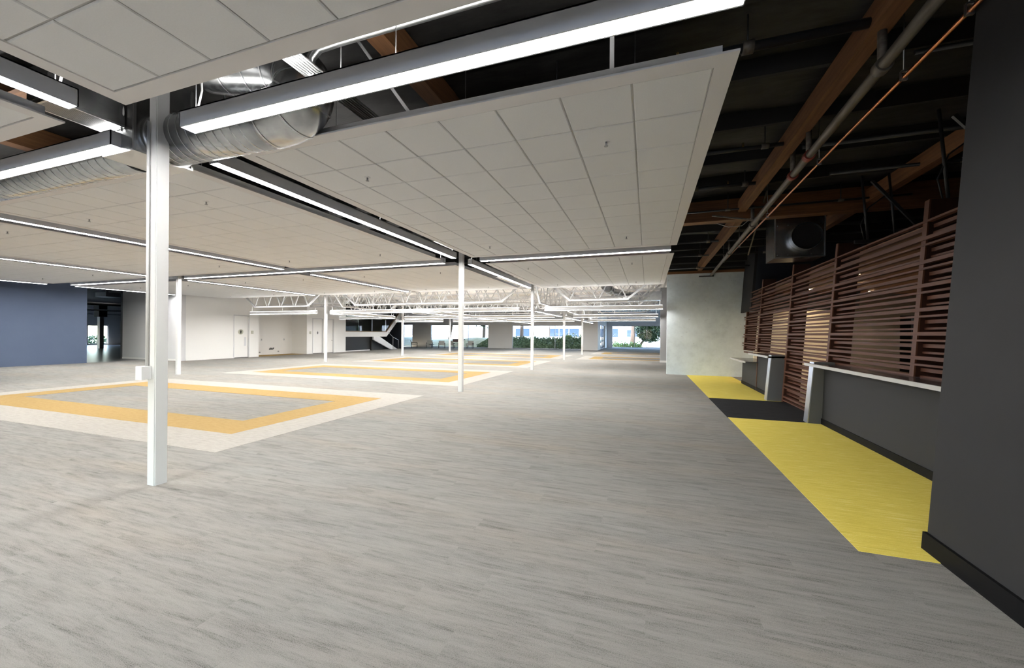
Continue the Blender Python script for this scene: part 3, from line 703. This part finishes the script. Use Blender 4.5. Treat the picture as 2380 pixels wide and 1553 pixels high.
solo('cross_brace', M().bar((-2.98, 3.42, 4.82), (-2.27, 3.42, 3.85), .03), 'white_steel', 'white steel brace strut behind the big lamp', 'brace')
solo('cross_brace', M().bar((-.3, 3.42, 4.82), (-.3, 3.42, 3.85), .035), 'white_steel', 'upright white strut above the central cloud near its right end', 'brace')
solo('red_cable', M().tube([(-5.35, 2.5, 4.38), (-5.2, 2.35, 4.40), (-5.0, 2.3, 4.42), (-4.7, 2.1, 4.85)], .006, 5), 'wire_red', 'thin red cable near the barred grille', 'cable')

# ---------------------------------------------------------------- timber beams
solo('timber_beam', M().box(.2, 12.9, 9.98, 10.24, 4.27, 4.74), 'glulam_x', 'big timber beam crossing the dark ceiling in front of the metal fan box', 'beam')
solo('timber_beam', M().box(1.90, 2.06, -2, 9.98, 4.42, 4.66), 'glulam_y', 'near brown timber joist running toward the crossing beam', 'beam')
solo('timber_beam', M().box(1.93, 2.08, 10.24, 17.74, 4.30, 4.6), 'glulam_y', 'far brown timber joist between crossing beam and concrete wall', 'beam')
solo('timber_beam', M().box(4.22, 4.38, 2, 9.98, 4.4, 4.66), 'glulam_y', 'brown timber joist above the slatted screen near the charcoal wall', 'beam')
solo('timber_beam', M().box(4.22, 4.38, 10.24, 16.1, 4.4, 4.66), 'glulam_y', 'brown timber joist behind the metal fan box', 'beam')
solo('timber_beam', M().box(-2.60, -2.40, 1.2, 9.9, 4.5, 4.8), 'glulam_y', 'timber joist glimpsed above the central cloud', 'beam')
solo('timber_beam', M().box(-9.2, -8.98, -1, 9.9, 4.45, 4.8), 'glulam_y', 'timber joist glimpsed at the left edge above the round duct', 'beam')
solo('timber_beam', M().box(-4.6, .2, 10.0, 10.22, 4.4, 4.74), 'glulam_x', 'timber beam hidden above the gap behind the central cloud', 'beam')
solo('timber_beam', M().box(-8.3, -6.25, 2.42, 2.78, 4.46, 4.6), 'glulam_x', 'broad lit timber board above the upper left lamp', 'beam')

# ---------------------------------------------------------------- pipes in the dark ceiling
cp = thing('copper_pipe', 'long thin copper pipe hung under the dark ceiling at right', 'pipe', (2.28, 3, 4.1))
CPY = lambda y: 2.27+.012*max(0, y-6)
part('tube', M().tube([(CPY(y), y, 4.1) for y in (2.2, 6, 10, 14, 17.7)], .017, 10), 'copper', cp)
for y in (3.9, 4.7, 6.65, 9.3, 12.1, 14.6):
    x = CPY(y)
    h = part('hanger_rod', M().tube([(x, y, 4.16), (x, y, 4.85)], .006, 6), 'steel_dull', cp)
    part('clamp', M().box(x-.024, x+.024, y-.012, y+.012, 4.07, 4.085).box(x-.026, x-.020, y-.012, y+.012, 4.07, 4.16).box(x+.020, x+.026, y-.012, y+.012, 4.07, 4.16).box(x-.02, x+.02, y-.012, y+.012, 4.15, 4.165), 'steel_dull', h)
ip = thing('sprinkler_main', 'dark iron sprinkler main running beside the copper pipe', 'pipe', (2.05, 3, 4.1))
IPX = lambda y: 1.93+.033*(y-2.5)
part('tube', M().tube([(IPX(y), y, 4.10) for y in (2.2, 6, 10, 14, 17.72)], .05, 14), 'pipe_iron', ip)
for y, c in ((6.35, 'pipe_red'), (7.05, 'pipe_red'), (4.45, 'pipe_iron'), (9.9, 'pipe_iron'), (13.1, 'pipe_iron')):
    x = IPX(y)
    part('coupling', M().tube([(x, y-.05, 4.10), (x, y+.05, 4.10)], .068, 14), c, ip)
    part('riser', M().tube([(x, y, 4.1), (x, y, 4.52)], .035, 10), 'pipe_iron', ip)
part('end_valve', M().tube([(IPX(17.6)-.45, 17.66, 4.06), (IPX(17.6)+.1, 17.66, 4.06)], .025, 8), 'pipe_black', ip)
brs = [(4.45, -2.3, 2.0, 4.52, .045, 'dark branch pipe nearest the camera, crossing above the central cloud corner'),
       (6.85, .2, 2.15, 4.52, .03, 'dark branch pipe meeting the red couplings'), (7.05, 2.2, 9, 4.52, .035, 'dark pipe running right from the red couplings'),
       (8.45, .3, 2.2, 4.52, .035, 'dark branch pipe in front of the crossing beam'), (9.85, .3, 4.9, 4.46, .022, 'thin dark pipe along the crossing beam'),
       (12.7, .4, 4.6, 4.4, .035, 'dark branch pipe first behind the crossing beam'), (14.6, .4, 4.6, 4.35, .03, 'dark branch pipe second behind the crossing beam'),
       (16.9, .4, 5.2, 4.3, .035, 'dark branch pipe just in front of the concrete wall'), (5.2, 2.6, 9, 4.6, .025, 'dark pipe stub high beside the charcoal wall'),
       (8.3, 3.0, 9, 4.5, .03, 'dark pipe above the slatted screen')]
for y, xa, xb, z, r, lb in brs:
    t = thing('branch_pipe', lb, 'pipe', (xa, y, z)); part('tube', M().tube([(xa, y, z), (xb, y, z)], r, 10), 'pipe_black', t)
    for f_ in (.3, .75):
        x = xa+(xb-xa)*f_; part('hanger', M().tube([(x, y, z), (x, y, 4.85)], .008, 6), 'pipe_black', t)
        part('fitting', M().tube([(x-.05, y, z), (x+.05, y, z)], r*1.4, 10), 'pipe_iron', t)
    if xb < 3: part('nozzle', M().tube([(xa+.6*(xb-xa), y, z), (xa+.6*(xb-xa), y, z+.09)], .015, 8), 'brass', t)
solo('sway_brace', M().bar((1.35, 9.75, 4.33), (2.15, 9.6, 4.12), .03), 'pipe_iron', 'grey sway brace from crossing beam to sprinkler main', 'brace')
solo('sway_brace', M().bar((2.35, 9.5, 4.7), (2.75, 13.0, 4.0), .03), 'pipe_iron', 'long thin grey strut beside the copper pipe before the fan box', 'brace')
solo('loose_cable', M().tube([(1.5, 10.3, 4.3), (1.75, 10.2, 4.16), (2.0, 10.05, 4.13), (2.15, 9.9, 4.25)], .006, 5), 'steel_dull', 'looped bare cable below the crossing beam', 'cable')
for i, (x, y, dx) in enumerate(((3.75, 8.9, .15), (3.6, 6.6, .1))):
    t = thing('hung_frame', ('black strut frame hanging above the middle of the slatted screen', 'black strut frame with cables hanging next to the charcoal wall')[i], 'frame', (x, y, 3.45))
    part('rail', M().box(x-.15, x+.9, y-.03, y+.03, 3.36, 3.42), 'pipe_black', t)
    for q in (-.05, .35): part('drop', M().tube([(x+q+.1, y, 3.42), (x+q, y, 4.6)], .022, 6), 'pipe_black', t)
    part('diagonal', M().bar((x+.1, y, 4.5), (x+.85, y-.05, 3.45), .045), 'pipe_black', t)
    part('cable', M().tube([(x, y, 3.4), (x-.06, y, 3.7), (x+.05, y, 4.0), (x+.35, y, 4.25)], .01, 6), 'pipe_black', t)
# fan box
t = thing('fan_box', 'galvanised metal fan box with a round dark opening under the ceiling', 'vent', (3.27, 11, 3.45))
part('casing', M().box(2.79, 3.76, 10.62, 11.35, 3.46, 4.5), 'galvanised', t)
for x in (2.79, 3.76): part('edge_angle', M().box(x-.012, x+.012, 10.605, 10.63, 3.46, 4.5), 'galvanised_edge', t)
part('edge_angle', M().box(2.79, 3.76, 10.605, 10.63, 3.45, 3.475), 'galvanised_edge', t)
part('collar', M().tube([(3.36, 10.62, 3.9), (3.36, 10.42, 3.9)], .30, 36, False), 'galvanised_edge', t)
part('opening', M().tube([(3.36, 10.62, 3.9), (3.36, 10.47, 3.9)], .288, 36), 'pipe_black', t)
for k in range(0): part('guard_bar', M().box(3.36-.28*math.cos(math.asin((k-4)/4.6)), 3.36+.28*math.cos(math.asin((k-4)/4.6)), 10.455, 10.462, 3.9+(k-4)*.06-.004, 3.9+(k-4)*.06+.004), 'steel_dull', t)
for x in (2.95, 3.6): part('rod', M().tube([(x, 11, 4.5), (x, 11, 4.9)], .008, 6), 'steel_dull', t)
for x in (2.84, 3.05, 3.5, 3.71):
    for z in (3.52, 4.2): part('screw', M().tube([(x, 10.62, z), (x, 10.612, z)], .009, 6), 'galvanised_edge', t)

# ---------------------------------------------------------------- slatted screen and counters
XS = 3.20
t = thing('slatted_screen', 'tall leaning walnut screen of horizontal slats behind the counters', 'screen', (XS, 10, 0))
posts = (4.05, 6.55, 9.10, 11.47, 14.2, 16.0)
for k, y in enumerate(posts):
    top = 3.42 if k < 5 else 2.5; bot = 0 if k in (2, 3) else 1.135
    f_ = part('fin', M().lean(XS+.006, XS+.34, y-.035, y+.035, bot, top, LEAN), 'walnut_shaded', t)
    part('fin_face', M().lean(XS-.012, XS+.006, y-.045, y+.045, bot, top, LEAN), 'walnut_face', f_)  # front strip in a lighter walnut, as the lit face of the fin
k = 0; z = .05
while z < 3.2:
    x = XS+LEAN*z; ph = k % 4; hh = (.026, .046, .026, .046)[ph]; front = ph < 2
    dx0, dx1 = (-.022, .05) if front else (.06, .135)
    y0, y1 = (4.0, 16.05+(.10 if front else -.05)+.05*(k % 3)) if z > 1.14 else ((9.08, 11.43) if z < 1.02 else (4.0, 15.9))
    if z > 2.5: y1 = min(y1, 15.6)
    part('slat', M().box(x+dx0, x+dx1, y0, y1, z, z+hh), 'walnut', t)
    z += .077; k += 1
def counter(y0, y1, nm_label, legy, legn, top_over):
    c = thing('counter', nm_label, 'counter', (3.1, (y0+y1)/2, 0))
    part('front_panel', M().lean(3.10, 3.18, y0, y1, 0, 1.08, .03), 'counter_panel', c)
    part('base', M().box(3.085, 3.10, y0, y1, 0, .11), 'black_vinyl', c)
    tp = part('worktop', M().box(2.90, 3.62, y0-top_over[0], y1+top_over[1], 1.09, 1.13), 'counter_top', c)
    part('edge_band', M().box(2.875, 2.90, y0-top_over[0], y1+top_over[1], 1.085, 1.135), 'counter_edge', tp)
    lg = part('end_leg', M().lean(2.885, 3.2, min(legy, legn), max(legy, legn), 0, 1.16, .085), 'counter_grey', c)
    part('leg_edge', M().lean(2.870, 2.885, min(legy, legn), max(legy, legn), 0, 1.16, .085), 'aluminium', lg)
    return c
counter(3.95, 8.84, 'near charcoal counter with pale edge, right of the black carpet strip', 8.84, 9.04, (0, .2))
c2 = counter(11.75, 13.5, 'far charcoal counter between the black carpet strip and concrete wall', 11.53, 11.75, (.22, .0))
part('front_panel', M().lean(3.10, 3.18, 13.55, 15.45, 0, .83, .03), 'counter_panel', c2)
part('divider_strip', M().lean(3.085, 3.16, 13.5, 13.55, 0, 1.05, .03), 'walnut_face', c2)
part('base', M().box(3.085, 3.10, 13.55, 15.45, 0, .11), 'black_vinyl', c2)
lw = part('low_worktop', M().box(2.80, 3.5, 13.45, 15.75, .83, .87), 'counter_top', c2)
part('edge_band', M().box(2.775, 2.80, 13.45, 15.75, .825, .875), 'counter_edge', lw)
# kitchen interior
solo('back_counter', M().box(8.6, 10.1, 5, 12, 0, 1.05), 'ceiling_wood', 'wooden back bar glimpsed behind the slats', 'counter')
dl = [(4.23, 10.4), (4.6, 11.0), (5.15, 12.3), (5.7, 13.4), (6.3, 14.5), (4.45, 13.4), (4.45, 8.0), (4.85, 8.65), (5.0, 15.6)]
DLN = ['topmost of the diagonal row of five', 'second of the diagonal row of five', 'third of the diagonal row of five', 'fourth of the diagonal row of five', 'lowest of the diagonal row of five', 'alone between the second and third posts', 'upper of the two beside the charcoal wall', 'lower of the two beside the charcoal wall', 'smallest, nearest the cream wall']
for i, (x, y) in enumerate(dl):
    x *= 1.115; y *= 1.115
    if y > 17.2: y = 17.0
    d = thing('downlight', 'warm round downlight behind the slats, ' + DLN[i], 'lamp', (x, y, 3.16), 'warm downlights behind the screen')
    part('rim', M().tube([(x, y, 3.15), (x, y, 3.162)], .105, 14), 'steel_dull', d)
    part('lens', M().tube([(x, y, 3.143), (x, y, 3.15)], .085, 14), 'downlight_glow', d)
    lt = bpy.data.lights.new('downlight_beam', 'SPOT'); lt.energy = 75; lt.color = (1, .72, .45); lt.spot_size = 2.2; lt.spot_blend = .6; lt.shadow_soft_size = .05
    lo = link(bpy.data.objects.new('downlight_beam', lt), d); lo.location = (0, 0, -.03)

# ---------------------------------------------------------------- lounge chairs by the far window
def chair(x, y, rz, label):
    t = thing('lounge_chair', label, 'chair', (x, y, 0), 'low lounge chairs by the far windows'); OFF[t.name] = Vector()
    part('seat', M().box(-.32, .32, -.32, .3, .34, .44), 'chair_fabric', t)
    part('backrest', M().hexa([(-.32, .22, .44), (.32, .22, .44), (.32, .32, .44), (-.32, .32, .44), (-.32, .36, .84), (.32, .36, .84), (.32, .44, .84), (-.32, .44, .84)]), 'chair_fabric', t)
    for a in (-.34, .34):
        part('armrest', M().bar((a, -.32, .6), (a, .36, .6), .05, .04), 'chair_frame', t)
        for b in (-.32, .33): part('leg', M().bar((a, b, 0), (a, b, .6), .045), 'chair_frame', t)
    t.rotation_euler = (0, 0, rz)
for x, y, rz, lb in ((-25.1, 38.6, 2.2, 'dark lounge chair farthest left, its back to the white panel'), (-23.7, 39.6, .5, 'lounge chair second from the left by the far windows'),
                     (-21.9, 39.2, 3.6, 'lounge chair in the middle of the window group'), (-20.5, 39.4, 2.7, 'lounge chair second from the right in the window group'),
                     (-18.6, 39.6, .2, 'lounge chair nearest the last left column')): chair(x, y, rz, lb)
t = thing('side_table', 'low dark side table among the lounge chairs', 'table', (-22.9, 38.7, 0))
part('top', M().tube([(-22.9, 38.7, .42), (-22.9, 38.7, .46)], .3, 16), 'chair_frame', t); part('leg', M().tube([(-22.9, 38.7, 0), (-22.9, 38.7, .42)], .04, 8), 'chair_frame', t)

# ---------------------------------------------------------------- outdoors
struct('ground', M().box(-120, -5.1, 42.25, 51.75, -.5, -.06).box(-120, 60, 51.75, 160, -.5, -.06), 'paving', 'pale paving outdoors')
struct('ground', M().box(-61.5, 60, -90, -16.25, -.5, -.06), 'asphalt', 'asphalt behind the building, kept dark to cut bounced light')  # unseen ground, darkened so less light bounces up to the ceiling
struct('ground', M().box(-120, -61.5, -30, 42.25, -.5, -.06), 'lawn', 'ground outside the dark room')
def berm():
    m = M(); xs = [-34+i*1.2 for i in range(25)]; ys = [43.0+j*1.2 for j in range(18)]
    for y in ys:
        for x in xs:
            m.v.append((x, y, -.1+1.15*min(1, max(0, (y-43.2)/5))*(.9+.15*math.sin(x*.5))*(1 if x < -4.6 else .02)+(.12*math.sin(x*1.3+y))*.4))
    w_ = len(xs)
    for j in range(len(ys)-1):
        for i in range(w_-1):
            a = j*w_+i; m.f.append((a, a+1, a+w_+1, a+w_)); m.sm.append(True)
    return m
struct('ground', berm(), 'lawn', 'planted bank outside the far windows')
struct('ground', M().box(-4.9, 20, 52.2, 62, -.06, -.02), 'lawn', 'pale lawn outside the right far window')
def cover_pt(x0, x1, y0, y1, h):
    def f():
        x, y = random.uniform(x0, x1), random.uniform(y0, y1)
        return (x, y, -.05+1.1*min(1, max(0, (y-43.2)/5))+random.uniform(0, h))
    return f
solo('ground_cover', leaves(M(), cover_pt(-19.5, -17.0, 43.2, 48.5, .35), 2200, .12, .3), 'foliage_cover', 'leafy ground cover on the bank at left far window', 'shrub', kind='stuff')
solo('ground_cover', leaves(M(), cover_pt(-17.0, -5.5, 43.2, 48.0, .35), 7500, .12, .3), 'foliage_cover', 'leafy ground cover on the bank behind the middle far window', 'shrub', kind='stuff')
for i, (x, y, lb) in enumerate(((-2.9, 55, 'pale grass clump left of the dark tree'), (-1.4, 54.2, 'green clump at the foot of the dark tree'), (-4.0, 56.5, 'pale shrub at the left of the right far window'), (-9.5, 50, 'pale green shrub on top of the bank'), (-7.6, 51, 'pale green shrub at the bank right end'), (-23.3, 58, 'green bush beside the outdoor trunk'))):
    z0 = 1.0 if i in (3, 4) else 0
    solo('shrub', leaves(M(), lambda: (x+random.gauss(0, .35), y+random.gauss(0, .35), z0+abs(random.gauss(0, .28))), 260, .15, .35), 'foliage_pale', lb, 'shrub', kind='stuff')
t = thing('tree', 'dark leafy tree with a leaning trunk outside the right far window', 'tree', (-.9, 56.2, 0))
part('trunk', M().tube([(-.95, 56.2, -.1), (-.8, 56.2, .5), (-.3, 56.2, 1.1), (-.1, 56.2, 2)], [.2, .17, .15, .12], 9), 'bark', t)
def crown():
    while True:
        p = Vector((random.uniform(-1, 1), random.uniform(-1, 1), random.uniform(-1, 1)))
        if p.length < 1: break
    return (.35+p.x*2.0, 56.2+p.y*1.7, 2.55+p.z*1.95)
part('crown', leaves(M(), crown, 9500, .10, .24), 'foliage_tree', t, stuff=True)
for x, y, r, lb in ((-23.6, 55, .28, 'tall rough trunk at the left of the far left window'), (-17.9, 56, .33, 'brown trunk beside the left pier outdoors'), (-14.6, 60, .10, 'thin pale young tree outside the middle window'), (-2.1, 60, .4, 'brown trunk behind the dark tree')):
    t = thing('palm_tree' if r > .2 else 'young_tree', lb, 'tree', (x, y, 0))
    part('trunk', M().tube([(x, y, -.1), (x+.1, y, 1.5), (x+.15, y, 3.2), (x+.35, y, 5.5)], [r, r*.85, r*.8, r*.7], 9), 'bark', t)
    cxx, cyy = x+.35, y
    part('crown', leaves(M(), lambda: (cxx+random.gauss(0, .9), cyy+random.gauss(0, .9), 5.0+random.gauss(0, .5)), 500, .3, .6), 'foliage_pale', t, stuff=True)
t = thing('low_branch_tree', 'tree whose dark leafy branch hangs into the top of the left window', 'tree', (-20.9, 50, 0))
part('trunk', M().tube([(-26.9, 50, -.1), (-26.3, 50, 3.2)], .2, 8), 'bark', t)
part('crown', leaves(M(), lambda: (-21.7+random.gauss(0, .55), 50+random.gauss(0, .3), 2.95+random.gauss(0, .22)), 160, .12, .3), 'foliage_tree', t, stuff=True)
part('branch', M().tube([(-26.3, 50, 3.2), (-24, 50, 3.4), (-21.7, 50, 3.05)], [.12, .08, .03], 7), 'bark', t)
solo('planter', M().box(-24.1, -22.9, 46, 47.2, -.06, .95), 'planter_brown', 'brown planter box outside behind the lounge chairs', 'planter')
def building(x0, x1, y, bands, label, h=7):
    b = thing('office_building', label, 'building', ((x0+x1)/2, y, 0))
    part('wall', M().box(x0, x1, y, y+8, -.1, h), 'building_white', b)
    for (u0, u1) in bands:
        part('spandrel', M().box(u0, u1, y-.12, y, 2.75, h-.5), 'building_blue', b)
        wq = part('window', M().box(u0, u1, y-.05, y+.02, 1.2, 2.75), 'building_glass', b)
        n = int((u1-u0)/1.6)
        for k in range(1, n): part('window_bar', M().box(u0+(u1-u0)*k/n-.04, u0+(u1-u0)*k/n+.04, y-.1, y-.03, 1.2, 2.75), 'building_white', wq)
    return b
building(-60, -4, 76, ((-56, -44), (-25.5, -22.5), (-18.4, -12.5), (-9.0, -5.2)), 'white office building with blue bands beyond the middle windows')
building(-14, 30, 92, ((-12, -9), (-5, -2), (3, 12)), 'white office building with glazed entrance beyond the right window')
